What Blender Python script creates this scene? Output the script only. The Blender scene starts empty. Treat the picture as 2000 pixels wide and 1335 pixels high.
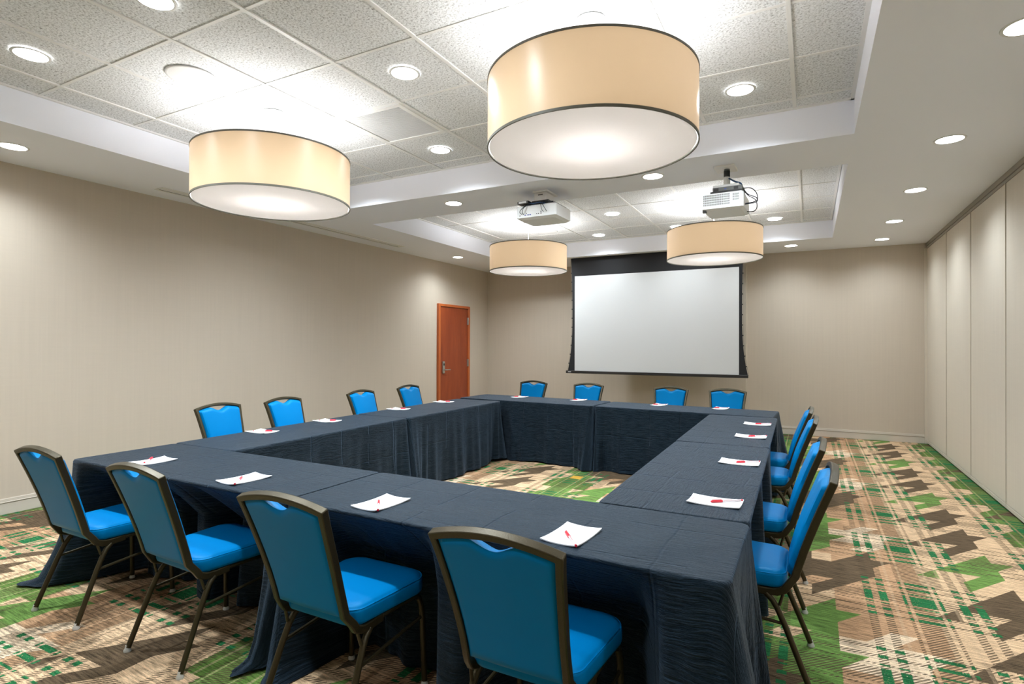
import bpy, math, random
from math import sin, cos, pi, exp, sqrt, radians, atan2
from mathutils import Matrix, Vector

SC = bpy.context.scene
COL = SC.collection
random.seed(7)

# ------------------------------------------------------------------ room
XL, XR, YN, YB = -5.993, 1.529, -1.9, 10.216
HS, HT = 2.965, 3.215                       # soffit and tray heights
TRAYS = [(-4.906, 0.282, 1.12, 4.717), (-4.897, 0.275, 5.477, 9.102)]
TABLE_Z = 0.737

# ------------------------------------------------------------------ materials
def new_mat(name):
    m = bpy.data.materials.new(name); m.use_nodes = True
    nt = m.node_tree; nt.nodes.clear()
    out = nt.nodes.new('ShaderNodeOutputMaterial')
    b = nt.nodes.new('ShaderNodeBsdfPrincipled')
    nt.links.new(b.outputs[0], out.inputs[0])
    return m, nt, b, out

def simple(name, col, rough=0.5, metal=0.0, spec=0.5, bump=None, vary=0.0, vscale=30.0, sheen=0.0, tint=None):
    m, nt, b, out = new_mat(name)
    b.inputs['Base Color'].default_value = (*col, 1)
    if tint: b.inputs['Specular Tint'].default_value = (*tint, 1)
    b.inputs['Roughness'].default_value = rough
    b.inputs['Metallic'].default_value = metal
    b.inputs['Specular IOR Level'].default_value = spec
    b.inputs['Sheen Weight'].default_value = sheen
    tc = nt.nodes.new('ShaderNodeTexCoord')
    if vary > 0:
        n = nt.nodes.new('ShaderNodeTexNoise'); n.inputs['Scale'].default_value = vscale
        n.inputs['Detail'].default_value = 3
        nt.links.new(tc.outputs['Object'], n.inputs['Vector'])
        mx = nt.nodes.new('ShaderNodeMix'); mx.data_type = 'RGBA'
        mx.inputs[6].default_value = (*[c*(1-vary) for c in col], 1)
        mx.inputs[7].default_value = (*[min(1, c*(1+vary)) for c in col], 1)
        nt.links.new(n.outputs[0], mx.inputs[0]); nt.links.new(mx.outputs[2], b.inputs['Base Color'])
    if bump:
        sc, st, dist = bump
        n = nt.nodes.new('ShaderNodeTexNoise'); n.inputs['Scale'].default_value = sc
        n.inputs['Detail'].default_value = 2
        nt.links.new(tc.outputs['Object'], n.inputs['Vector'])
        bp = nt.nodes.new('ShaderNodeBump'); bp.inputs['Strength'].default_value = st
        bp.inputs['Distance'].default_value = dist
        nt.links.new(n.outputs[0], bp.inputs['Height']); nt.links.new(bp.outputs[0], b.inputs['Normal'])
    return m

def emit(name, col, s):
    m, nt, b, out = new_mat(name)
    b.inputs['Base Color'].default_value = (0.8, 0.8, 0.8, 1)
    b.inputs['Emission Color'].default_value = (*col, 1)
    b.inputs['Emission Strength'].default_value = s
    return m

class N:
    """small helper to wire math nodes"""
    def __init__(s, nt): s.nt = nt
    def _in(s, sock, v):
        if hasattr(v, 'node'): s.nt.links.new(v, sock)
        else: sock.default_value = v
    def m(s, op, a, b=0.0, c=None):
        n = s.nt.nodes.new('ShaderNodeMath'); n.operation = op
        s._in(n.inputs[0], a)
        s._in(n.inputs[1], b)
        if c is not None: s._in(n.inputs[2], c)
        return n.outputs[0]
    def mixc(s, f, a, b):
        n = s.nt.nodes.new('ShaderNodeMix'); n.data_type = 'RGBA'
        s._in(n.inputs[0], f)
        for i, v in ((6, a), (7, b)):
            if hasattr(v, 'node'): s.nt.links.new(v, n.inputs[i])
            else: n.inputs[i].default_value = (*v, 1)
        return n.outputs[2]
    def noise(s, vec, scale, detail=2, rough=0.5):
        n = s.nt.nodes.new('ShaderNodeTexNoise'); n.inputs['Scale'].default_value = scale
        n.inputs['Detail'].default_value = detail; n.inputs['Roughness'].default_value = rough
        s.nt.links.new(vec, n.inputs['Vector']); return n.outputs[0]
    def comb(s, x, y, z=0.0):
        n = s.nt.nodes.new('ShaderNodeCombineXYZ')
        s._in(n.inputs[0], x); s._in(n.inputs[1], y); s._in(n.inputs[2], z); return n.outputs[0]
    def xyz(s, kind='Object'):
        tc = s.nt.nodes.new('ShaderNodeTexCoord'); sp = s.nt.nodes.new('ShaderNodeSeparateXYZ')
        s.nt.links.new(tc.outputs[kind], sp.inputs[0]); return tc.outputs[kind], sp.outputs
    def bump(s, h, strength, dist):
        bp = s.nt.nodes.new('ShaderNodeBump'); bp.inputs['Strength'].default_value = strength
        bp.inputs['Distance'].default_value = dist; s.nt.links.new(h, bp.inputs['Height']); return bp.outputs[0]

def ramp(nt, fac, stops, interp='LINEAR'):
    r = nt.nodes.new('ShaderNodeValToRGB'); cr = r.color_ramp; cr.interpolation = interp
    while len(cr.elements) > 1: cr.elements.remove(cr.elements[0])
    cr.elements[0].position = stops[0][0]; cr.elements[0].color = (*stops[0][1], 1)
    for p, c in stops[1:]:
        e = cr.elements.new(p); e.color = (*c, 1)
    nt.links.new(fac, r.inputs[0]); return r.outputs[0]

def wall_material(name, along, base=(0.60, 0.53, 0.445)):
    m, nt, b, out = new_mat(name); k = N(nt)
    vec, o = k.xyz()
    u = o[0] if along == 'X' else o[1]
    lines = k.noise(k.comb(k.m('MULTIPLY', u, 42.0), k.m('MULTIPLY', o[2], 0.9)), 1.0, 3, 0.6)
    cross = k.noise(k.comb(k.m('MULTIPLY', u, 3.0), k.m('MULTIPLY', o[2], 60.0)), 1.0, 2, 0.6)
    f = k.m('ADD', k.m('MULTIPLY', lines, 0.7), k.m('MULTIPLY', cross, 0.3))
    dark = tuple(c*0.975 for c in base); light = tuple(min(1, c*1.02) for c in base)
    c = ramp(nt, f, [(0.36, dark), (0.64, light)])
    nt.links.new(c, b.inputs['Base Color'])
    b.inputs['Roughness'].default_value = 0.62
    b.inputs['Specular IOR Level'].default_value = 0.3
    nt.links.new(k.bump(f, 0.04, 0.001), b.inputs['Normal'])
    return m

def tile_material():
    m, nt, b, out = new_mat('acoustic_tile'); k = N(nt)
    vec, o = k.xyz()
    w = k.noise(vec, 60.0, 2, 0.5)
    warped = k.comb(k.m('ADD', o[0], k.m('MULTIPLY', w, 0.02)), k.m('ADD', o[1], k.m('MULTIPLY', w, -0.02)), 0.0)
    n1 = k.noise(warped, 78.0, 3, 0.7)
    c = ramp(nt, n1, [(0.31, (0.27, 0.27, 0.27)), (0.42, (0.60, 0.61, 0.615)), (0.56, (0.83, 0.845, 0.86))])
    nt.links.new(c, b.inputs['Base Color'])
    b.inputs['Roughness'].default_value = 0.9
    b.inputs['Specular IOR Level'].default_value = 0.1
    nt.links.new(k.bump(n1, 0.5, 0.006), b.inputs['Normal'])
    return m

def carpet_material():
    m, nt, b, out = new_mat('patterned_carpet'); k = N(nt)
    vec, o = k.xyz()
    # slight yarn jitter so that the drawn edges are woven, not ruled
    jx = k.m('MULTIPLY', k.m('SUBTRACT', k.noise(vec, 160.0, 1), 0.5), 0.012)
    X = k.m('ADD', o[0], jx); Y = k.m('ADD', o[1], jx)
    NX, NY = 16, 12
    P = 1.87
    pal = {'t': (0.44, 0.265, 0.15), 'b': (0.57, 0.395, 0.245), 'g': (0.125, 0.225, 0.055),
           'd': (0.105, 0.072, 0.043), 'o': (0.09, 0.16, 0.035), 'w': (0.70, 0.54, 0.38)}
    grid = [['t']*(2*NX) for _ in range(NY)]          # [row][2*col + lower-right half]
    def cell(c, r, ch, half=None):
        c %= NX; r %= NY
        for h in ((0, 1) if half is None else (half,)): grid[r][2*c+h] = ch
    for r in range(NY):                                # beige quilt ground left and right of the star column
        for c in (11, 12, 13, 14, 15, 0): cell(c, r, 'b')
        for c in (1, 2, 3, 4): cell(c, r, 'o' if r % 6 in (0, 1, 5) else 'g')
        for c in (5, 6): cell(c, r, 'b' if r % 4 < 2 else 't')
        for c in (7, 8, 9, 10): cell(c, r, 't')
    for r in (0, 4, 8): cell(1, r+1, 'b', 0); cell(1, r+2, 'b'); cell(4, r+1, 'b', 1); cell(4, r+2, 'b', 0)
    def arrow(c, r, ch):                               # tip at lattice corner (c, r), pointing right
        cell(c-1, r-1, ch, 0); cell(c-2, r, ch, 1); cell(c-2, r-1, ch); cell(c-3, r-1, ch, 1)
        cell(c-2, r-2, ch); cell(c-3, r-2, ch); cell(c-4, r-2, ch, 1); cell(c-2, r-3, ch, 0); cell(c-3, r-3, ch, 1)
        cell(c-3, r-4, ch, 0); cell(c-5, r-3, ch, 1)
    arrow(8, 12, 'g'); arrow(8, 9, 'g'); arrow(10, 6, 'd'); arrow(9, 5, 'd'); arrow(7, 5, 'd'); arrow(6, 7, 'd')
    for c, r, h in ((7, 8, 1), (8, 8, None), (9, 8, None), (7, 9, None), (8, 9, None), (9, 9, None), (10, 9, 0), (8, 10, 1), (9, 10, 0), (8, 7, 1), (9, 7, 0)):
        cell(c, r, 'w', h)
    arrow(16, 12, 'd'); arrow(16, 4, 'd'); arrow(16, 8, 'g')
    # lattice coordinates
    fx = k.m('FRACT', k.m('DIVIDE', k.m('SUBTRACT', X, 1.18), P))
    fy = k.m('FRACT', k.m('DIVIDE', k.m('SUBTRACT', Y, 5.42), P))
    u = k.m('MULTIPLY', fx, NX); v = k.m('MULTIPLY', fy, NY)
    iu = k.m('FLOOR', u)
    half = k.m('GREATER_THAN', k.m('FRACT', u), k.m('FRACT', v))
    idx = k.m('DIVIDE', k.m('ADD', k.m('ADD', k.m('MULTIPLY', iu, 2.0), half), 0.5), 2.0*NX)
    iv = k.m('FLOOR', v)
    col = None
    for r in range(NY):
        stops = [(0.0, pal[grid[r][0]])]
        for i in range(1, 2*NX): stops.append((i/(2.0*NX), pal[grid[r][i]]))
        rc = ramp(nt, idx, stops, 'CONSTANT')
        col = rc if col is None else k.mixc(k.m('GREATER_THAN', iv, r-0.5), col, rc)
    # the pieces below must keep their own look: mask of saturated green / dark pieces
    # plaid
    def tri(p, c0, pitch=0.935):                       # signed distance from nearest band centre
        q = k.m('SUBTRACT', p, c0 - pitch/2)
        return k.m('ABSOLUTE', k.m('SUBTRACT', k.m('MULTIPLY', k.m('FRACT', k.m('DIVIDE', q, pitch)), pitch), pitch/2))
    dx, dy = tri(X, 0.563), tri(Y, 3.873)
    def band(d, c, w): return k.m('LESS_THAN', k.m('ABSOLUTE', k.m('SUBTRACT', d, c)), w)
    bx = k.m('MAXIMUM', k.m('LESS_THAN', dx, 0.058), k.m('MAXIMUM', band(dx, 0.188, 0.020), band(dx, 0.262, 0.020)))
    tx = band(dx, 0.085, 0.008)
    by = k.m('MAXIMUM', k.m('LESS_THAN', dy, 0.066), k.m('MAXIMUM', band(dy, 0.178, 0.016), band(dy, 0.260, 0.016)))
    ty = band(dy, 0.100, 0.007)
    hx = k.m('MAXIMUM', bx, tx); hy = k.m('MAXIMUM', by, ty)
    both = k.m('MULTIPLY', hx, hy)
    one = k.m('SUBTRACT', k.m('MAXIMUM', hx, hy), both)
    # twill dashes
    tw = k.m('FRACT', k.m('DIVIDE', k.m('SUBTRACT', Y, X), 0.0235))
    dash = k.m('LESS_THAN', tw, 0.47)
    # broader loose twill over some of the ground
    patch = k.m('GREATER_THAN', k.noise(k.comb(k.m('FLOOR', k.m('DIVIDE', X, 0.234)), k.m('FLOOR', k.m('DIVIDE', Y, 0.187))), 7.3, 0), 0.635)
    hatch = k.m('MULTIPLY', k.m('MAXIMUM', one, patch), dash)
    col = k.mixc(k.m('MULTIPLY', hatch, 0.85), col, (0.085, 0.06, 0.035))
    # thin light lines either side of the centre band
    ll = k.m('MAXIMUM', band(dx, 0.068, 0.006), band(dx, 0.140, 0.008))
    col = k.mixc(k.m('MULTIPLY', ll, 0.3), col, (0.50, 0.36, 0.23))
    green = (0.018, 0.13, 0.045)
    col = k.mixc(k.m('MULTIPLY', both, k.m('LESS_THAN', k.noise(vec, 150, 1), 0.70)), col, green)
    # rare gold square where two centre bands cross
    gx = k.m('LESS_THAN', tri(X, -2.242, 5.61), 0.058); gy = k.m('LESS_THAN', tri(Y, 5.743, 5.61), 0.066)
    col = k.mixc(k.m('MULTIPLY', gx, gy), col, (0.50, 0.29, 0.045))
    # yarn speckle and streaks
    sp = k.noise(vec, 330.0, 2, 0.7)
    st = k.noise(k.comb(k.m('MULTIPLY', o[0], 9.0), k.m('MULTIPLY', k.m('ADD', o[1], k.m('MULTIPLY', o[0], 0.05)), 105.0)), 1.0, 3, 0.65)
    g = k.m('ADD', k.m('MULTIPLY', sp, 0.75), k.m('MULTIPLY', st, 1.1))
    g = k.m('ADD', k.m('MULTIPLY', k.m('SUBTRACT', g, 0.925), 2.9), 1.03)
    g = k.m('MAXIMUM', g, 0.35)
    vm = nt.nodes.new('ShaderNodeVectorMath'); vm.operation = 'SCALE'
    nt.links.new(col, vm.inputs[0]); nt.links.new(g, vm.inputs['Scale'])
    nt.links.new(vm.outputs[0], b.inputs['Base Color'])
    b.inputs['Roughness'].default_value = 0.95
    b.inputs['Specular IOR Level'].default_value = 0.1
    nt.links.new(k.bump(sp, 0.5, 0.004), b.inputs['Normal'])
    return m

def cloth_material():
    """crinkled taffeta; UV = metres along / across the table"""
    m, nt, b, out = new_mat('crinkle_taffeta'); k = N(nt)
    tc = nt.nodes.new('ShaderNodeTexCoord'); sp = nt.nodes.new('ShaderNodeSeparateXYZ')
    nt.links.new(tc.outputs['UV'], sp.inputs[0]); u, v = sp.outputs[0], sp.outputs[1]
    warp = k.noise(k.comb(k.m('MULTIPLY', u, 2.2), k.m('MULTIPLY', v, 3.0)), 1.0, 2)
    vv = k.m('ADD', v, k.m('MULTIPLY', warp, 0.12))
    cr = k.noise(k.comb(k.m('MULTIPLY', u, 9.0), k.m('MULTIPLY', vv, 95.0)), 1.0, 4, 0.62)
    fine = k.noise(k.comb(k.m('MULTIPLY', u, 40.0), k.m('MULTIPLY', vv, 220.0)), 1.0, 2, 0.6)
    h = k.m('ADD', cr, k.m('MULTIPLY', fine, 0.35))
    # pressed fold creases every 0.30 m across and 0.36 m along, wobbling a little
    def crease(p, q, pitch, off):
        w = k.m('MULTIPLY', k.noise(k.comb(k.m('MULTIPLY', p, 1.0), k.m('MULTIPLY', q, 4.0)), 1.0, 1), 0.04)
        f = k.m('FRACT', k.m('DIVIDE', k.m('ADD', k.m('ADD', p, w), off), pitch))
        d = k.m('MULTIPLY', k.m('ABSOLUTE', k.m('SUBTRACT', f, 0.5)), pitch)
        return k.m('SUBTRACT', 1.0, k.m('MINIMUM', k.m('DIVIDE', d, 0.008), 1.0))
    cs = k.m('MAXIMUM', crease(u, v, 0.33, 0.1), crease(v, u, 0.37, 0.05))
    gate = k.m('GREATER_THAN', k.noise(k.comb(u, v), 2.1, 1), 0.44)
    h = k.m('SUBTRACT', h, k.m('MULTIPLY', k.m('MULTIPLY', cs, gate), 0.5))
    nt.links.new(k.bump(h, 0.9, 0.011), b.inputs['Normal'])
    c = ramp(nt, cr, [(0.40, (0.0045, 0.0065, 0.0085)), (0.60, (0.0155, 0.021, 0.0275))])
    nt.links.new(c, b.inputs['Base Color'])
    b.inputs['Roughness'].default_value = 0.46
    b.inputs['Specular IOR Level'].default_value = 0.18
    b.inputs['Specular Tint'].default_value = (0.25, 0.6, 1.0, 1)
    b.inputs['Sheen Weight'].default_value = 0.20
    b.inputs['Sheen Roughness'].default_value = 0.38
    b.inputs['Sheen Tint'].default_value = (0.45, 0.68, 1.0, 1)
    return m

def wood_material(name, c0, c1):
    m, nt, b, out = new_mat(name); k = N(nt)
    vec, o = k.xyz()
    n = k.noise(k.comb(k.m('MULTIPLY', o[1], 6.0), k.m('MULTIPLY', o[2], 0.9), k.m('MULTIPLY', o[0], 6.0)), 1.0, 5, 0.6)
    f = k.noise(k.comb(k.m('MULTIPLY', o[1], 120.0), k.m('MULTIPLY', o[2], 5.0)), 1.0, 2)
    s = k.m('ADD', k.m('MULTIPLY', n, 0.75), k.m('MULTIPLY', f, 0.25))
    nt.links.new(ramp(nt, s, [(0.35, c0), (0.65, c1)]), b.inputs['Base Color'])
    b.inputs['Roughness'].default_value = 0.42
    return m

def shade_material():
    m, nt, b, out = new_mat('drum_shade_fabric')
    b.inputs['Base Color'].default_value = (0.66, 0.50, 0.335, 1)
    b.inputs['Roughness'].default_value = 0.33
    b.inputs['Specular IOR Level'].default_value = 0.5
    ge = nt.nodes.new('ShaderNodeNewGeometry'); k = N(nt)      # white lining on the inside face
    nt.links.new(k.mixc(ge.outputs['Backfacing'], (0.63, 0.465, 0.305), (0.86, 0.85, 0.84)), b.inputs['Base Color'])
    tr = nt.nodes.new('ShaderNodeBsdfTranslucent'); tr.inputs['Color'].default_value = (0.62, 0.45, 0.28, 1)
    mx = nt.nodes.new('ShaderNodeMixShader'); mx.inputs[0].default_value = 0.14
    nt.links.new(b.outputs[0], mx.inputs[1]); nt.links.new(tr.outputs[0], mx.inputs[2])
    nt.links.new(mx.outputs[0], out.inputs[0]); return m

def diffuser_material():
    m, nt, b, out = new_mat('opal_diffuser')
    b.inputs['Base Color'].default_value = (0.9, 0.9, 0.9, 1)
    b.inputs['Roughness'].default_value = 0.6
    tr = nt.nodes.new('ShaderNodeBsdfTranslucent'); tr.inputs['Color'].default_value = (0.92, 0.88, 0.86, 1)
    mx = nt.nodes.new('ShaderNodeMixShader'); mx.inputs[0].default_value = 0.30
    nt.links.new(b.outputs[0], mx.inputs[1]); nt.links.new(tr.outputs[0], mx.inputs[2])
    nt.links.new(mx.outputs[0], out.inputs[0]); return m

M = {
 'wallx': wall_material('wallcovering_x', 'X', (0.56, 0.49, 0.405)),
 'wally': wall_material('wallcovering_y', 'Y', (0.56, 0.49, 0.405)),
 'panel': wall_material('partition_fabric', 'Y', (0.66, 0.60, 0.51)),
 'soffit': simple('soffit_paint', (0.89, 0.91, 0.99), 0.7, spec=0.2, bump=(180, 0.05, 0.001)),
 'tile': tile_material(),
 'tbar': simple('ceiling_grid_paint', (0.78, 0.775, 0.76), 0.5),
 'carpet': carpet_material(),
 'base': simple('baseboard_paint', (0.60, 0.545, 0.47), 0.45),
 'track': simple('track_metal', (0.33, 0.30, 0.25), 0.5, 0.2),
 'sweep': simple('sweep_vinyl', (0.62, 0.56, 0.47), 0.5),
 'black': simple('black_plastic', (0.012, 0.012, 0.013), 0.45),
 'screenblack': simple('screen_border', (0.017, 0.017, 0.019), 0.75, spec=0.3),
 'screenwhite': simple('screen_surface', (0.64, 0.65, 0.66), 0.85, spec=0.1),
 'darkbar': simple('dark_anodised_bar', (0.035, 0.032, 0.03), 0.4, 0.3),
 'cloth': cloth_material(),
 'vinyl': simple('blue_vinyl', (0.0, 0.172, 0.45), 0.42, spec=0.22, tint=(0.1, 0.6, 1.0), bump=(140, 0.06, 0.0008)),
 'bronze': simple('hammered_bronze_paint', (0.050, 0.039, 0.018), 0.36, 0.5, bump=(260, 0.35, 0.0015), vary=0.25, vscale=300),
 'glide': simple('clear_glide', (0.55, 0.55, 0.52), 0.3),
 'paper': simple('notepad_paper', (0.83, 0.83, 0.85), 0.7, spec=0.2),
 'redprint': simple('red_print', (0.75, 0.25, 0.27), 0.6),
 'redcap': simple('red_pen_cap', (0.72, 0.02, 0.045), 0.3),
 'penbody': simple('clear_pen_barrel', (0.78, 0.68, 0.70), 0.25),
 'shade': shade_material(),
 'rim': simple('shade_trim_band', (0.13, 0.125, 0.10), 0.5),
 'diff': diffuser_material(),
 'white': simple('white_enamel', (0.78, 0.78, 0.77), 0.4),
 'whiteplastic': simple('white_plastic', (0.86, 0.88, 0.90), 0.4),
 'lens': emit('lit_lens', (1.0, 0.985, 0.96), 9.0),
 'bulb': emit('lit_bulb', (1.0, 0.93, 0.84), 30.0),
 'door': wood_material('cherry_veneer', (0.22, 0.036, 0.010), (0.33, 0.062, 0.016)),
 'doorframe': wood_material('cherry_frame', (0.42, 0.09, 0.02), (0.52, 0.13, 0.03)),
 'steel': simple('satin_steel', (0.55, 0.54, 0.52), 0.3, 0.9),
 'greyplastic': simple('grey_plastic', (0.13, 0.135, 0.13), 0.45),
 'cable': simple('black_cable', (0.01, 0.014, 0.022), 0.4),
 'bluecable': simple('blue_cable', (0.01, 0.05, 0.14), 0.4),
 'blueport': simple('blue_port', (0.05, 0.09, 0.4), 0.4),
 'vent': simple('vent_metal', (0.70, 0.70, 0.69), 0.5),
 'perf': simple('perforated_metal', (0.58, 0.58, 0.58), 0.6),
 'dark': simple('dark_gap', (0.05, 0.047, 0.042), 0.8),
}

# ------------------------------------------------------------------ mesh tools
class MB:
    def __init__(s): s.v = []; s.f = []; s.uv = None
    def add(s, vs, fs):
        o = len(s.v); s.v += [tuple(p) for p in vs]; s.f += [tuple(i+o for i in f) for f in fs]; return s
    def box(s, x0, x1, y0, y1, z0, z1):
        vs = [(x, y, z) for z in (z0, z1) for y in (y0, y1) for x in (x0, x1)]
        return s.add(vs, [(0, 2, 3, 1), (4, 5, 7, 6), (0, 1, 5, 4), (2, 6, 7, 3), (0, 4, 6, 2), (1, 3, 7, 5)])
    def quad(s, a, b, c, d): return s.add([a, b, c, d], [(0, 1, 2, 3)])
    def lathe(s, prof, n=32, c=(0, 0), close=True):
        """prof: (r, z) list; caps ends when r == 0 is not used"""
        vs = []
        for r, z in prof:
            for i in range(n):
                a = 2*pi*i/n; vs.append((c[0]+r*cos(a), c[1]+r*sin(a), z))
        fs = []
        for j in range(len(prof)-1):
            for i in range(n):
                fs.append((j*n+i, j*n+(i+1) % n, (j+1)*n+(i+1) % n, (j+1)*n+i))
        if close:
            fs.append(tuple(reversed(range(n)))); fs.append(tuple((len(prof)-1)*n+i for i in range(n)))
        return s.add(vs, fs)
    def tube(s, pts, r, n=8, flat=1.0):
        P = [Vector(p) for p in pts]; rings = []
        up = Vector((0, 0, 1))
        prev = None
        for i, p in enumerate(P):
            t = (P[min(i+1, len(P)-1)] - P[max(i-1, 0)]).normalized()
            a = prev if prev is not None else (up if abs(t.z) < 0.9 else Vector((1, 0, 0)))
            a = (a - t*a.dot(t)).normalized(); bb = t.cross(a); prev = a
            rr = r[i] if isinstance(r, (list, tuple)) else r
            rings.append([p + a*(rr*cos(2*pi*k/n)) + bb*(rr*flat*sin(2*pi*k/n)) for k in range(n)])
        vs = [q for ring in rings for q in ring]; fs = []
        for j in range(len(P)-1):
            for i in range(n): fs.append((j*n+i, j*n+(i+1) % n, (j+1)*n+(i+1) % n, (j+1)*n+i))
        fs.append(tuple(reversed(range(n)))); fs.append(tuple((len(P)-1)*n+i for i in range(n)))
        return s.add(vs, fs)
    def build(s, name, mat, parent=None, smooth=False, bevel=0.0, seg=2, subsurf=0):
        me = bpy.data.meshes.new(name); me.from_pydata(s.v, [], s.f); me.validate(); me.update()
        if s.uv:
            uvl = me.uv_layers.new(name='UVMap')
            for lp in me.loops: uvl.data[lp.index].uv = s.uv[lp.vertex_index]
        me.materials.append(mat if not isinstance(mat, str) else M[mat])
        o = bpy.data.objects.new(name, me); COL.objects.link(o)
        if parent is not None: o.parent = parent
        if smooth:
            for p in me.polygons: p.use_smooth = True
            if smooth == 'auto':
                try: me.set_sharp_from_angle(angle=radians(38))
                except Exception: pass
        if bevel:
            md = o.modifiers.new('bevel', 'BEVEL'); md.width = bevel; md.segments = seg; md.limit_method = 'ANGLE'
            md.angle_limit = radians(40)
            for p in me.polygons: p.use_smooth = True
            try: me.set_sharp_from_angle(angle=radians(60))
            except Exception: pass
        if subsurf:
            md = o.modifiers.new('sub', 'SUBSURF'); md.levels = subsurf; md.render_levels = subsurf
        return o

def tag(o, label=None, cat=None, group=None, kind=None):
    if label: o['label'] = label
    if cat: o['category'] = cat
    if group: o['group'] = group
    if kind: o['kind'] = kind
    return o
def empty(name, loc, rz=0.0):
    o = bpy.data.objects.new(name, None); COL.objects.link(o); o.location = loc; o.rotation_euler = (0, 0, rz)
    o.empty_display_size = 0.05; return o
KIDS = {}
def kids(o): return [c for c in bpy.data.objects if c.parent == o]
def dup(o, parent=None):
    c = o.copy(); COL.objects.link(c); c.parent = parent
    for ch in kids(o): dup(ch, c)
    return c
def struct(o): o['kind'] = 'structure'; return o

# ------------------------------------------------------------------ setting
struct(MB().box(XL-0.1, XR+0.1, YN-0.1, YB+0.1, -0.1, 0.0).build('floor', 'carpet'))
struct(MB().box(XL-0.12, XL, YN-0.1, YB+0.12, 0.0, HT+0.1).build('wall_left', 'wally'))
struct(MB().box(XL, XR+0.12, YB, YB+0.12, 0.0, HT+0.1).build('wall_back', 'wallx'))
struct(MB().box(XL, XR, YN-0.12, YN, 0.0, HT+0.1).build('wall_near', 'wallx'))
# projecting bay behind the screen
struct(MB().box(-3.94, -0.932, YB-0.22, YB+0.01, 0.0, HS).build('wall_bay', 'wallx'))
wr = struct(MB().box(XR+0.03, XR+0.14, YN-0.1, YB+0.1, 0.0, HT+0.1).build('wall_right', 'dark'))
edges = [6.416 + 1.222*i for i in range(-7, 3)]
edges = [YN] + [e for e in edges if e > YN+0.1] + [YB-0.006]
for a, c in zip(edges[:-1], edges[1:]):
    p = MB().box(XR, XR+0.035, a+0.006, c-0.006, 0.055, HS-0.085).build('partition_panel', 'panel', wr, bevel=0.004)
    MB().box(XR-0.006, XR+0.004, a+0.007, a+0.02, 0.055, HS-0.085).build('edge_trim', 'sweep', p)
    MB().box(XR-0.004, XR+0.03, a+0.006, c-0.006, 0.018, 0.05).build('floor_sweep', 'sweep', p)
tr = MB(); tr.box(XR-0.012, XR+0.05, YN, YB, HS-0.05, HS); tr.box(XR-0.004, XR+0.05, YN, YB, HS-0.083, HS-0.052)
struct(tr.build('trim_track', 'track', bevel=0.003))
struct(MB().box(XR-0.03, XR+0.01, YB-0.03, YB, 0.0, HS-0.08).build('trim_jamb', 'sweep', bevel=0.003))

# soffit with two tray openings
sf = MB()
xs = [XL-0.1, TRAYS[0][0], TRAYS[0][1], XR+0.12]
def slab(x0, x1, y0, y1): sf.box(x0, x1, y0, y1, HS, HT+0.08)
slab(xs[0], -4.906, YN-0.1, YB+0.1); slab(0.282, xs[3], YN-0.1, YB+0.1)
slab(-4.906, 0.282, YN-0.1, 1.12); slab(-4.906, 0.282, 4.717, 5.477); slab(-4.906, 0.282, 9.102, YB+0.1)
struct(sf.build('ceiling', 'soffit'))
# grids and tiles
PX, X0, Y0 = 0.6405, -0.101, 1.968
for ti, (x0, x1, y0, y1) in enumerate(TRAYS):
    struct(MB().box(x0-0.005, x1+0.005, y0-0.005, y1+0.005, HT+0.008, HT+0.03).build('ceiling', 'tile'))
    g = MB(); w = 0.0125
    gx = [X0 + PX*i for i in range(-12, 3) if x0+0.03 < X0 + PX*i < x1-0.03]
    yo = Y0 if ti == 0 else 6.378
    gy = [yo + PX*i for i in range(-12, 14) if y0+0.03 < yo + PX*i < y1-0.03]
    for x in gx: g.box(x-w, x+w, y0, y1, HT, HT+0.0085)
    for y in gy:
        cuts = [x0] + gx + [x1]
        for a, c in zip(cuts[:-1], cuts[1:]): g.box(a+w, c-w, y-w*0.8, y+w*0.8, HT+0.003, HT+0.0085)
    for a in ((x0, x1, y0, y0+0.024), (x0, x1, y1-0.024, y1), (x0, x0+0.024, y0, y1), (x1-0.024, x1, y0, y1)):
        g.box(*a, HT-0.004, HT+0.0085)
    struct(g.build('trim_grid', 'tbar'))

# baseboards
def baseboard(name, pts_fn, a, c, cut=None):
    m = MB(); segs = [(a, c)] if not cut else [(a, cut[0]), (cut[1], c)]
    for s0, s1 in segs:
        for d, z0, z1 in ((0.014, 0.0, 0.095), (0.019, 0.097, 0.108), (0.010, 0.108, 0.132)):
            m.box(*pts_fn(s0, s1, d), z0, z1)
    return struct(m.build(name, 'base', bevel=0.003))
baseboard('baseboard_left', lambda a, c, d: (XL, XL+d, a, c), YN, YB, (8.389, 9.455))
baseboard('baseboard_back', lambda a, c, d: (a, c, YB-d, YB), -0.932, XR-0.03)
baseboard('baseboard_corner', lambda a, c, d: (a, c, YB-d, YB), XL, -3.94)
baseboard('baseboard_bay', lambda a, c, d: (a, c, YB-0.22-d, YB-0.22), -3.94, -0.932)

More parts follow.
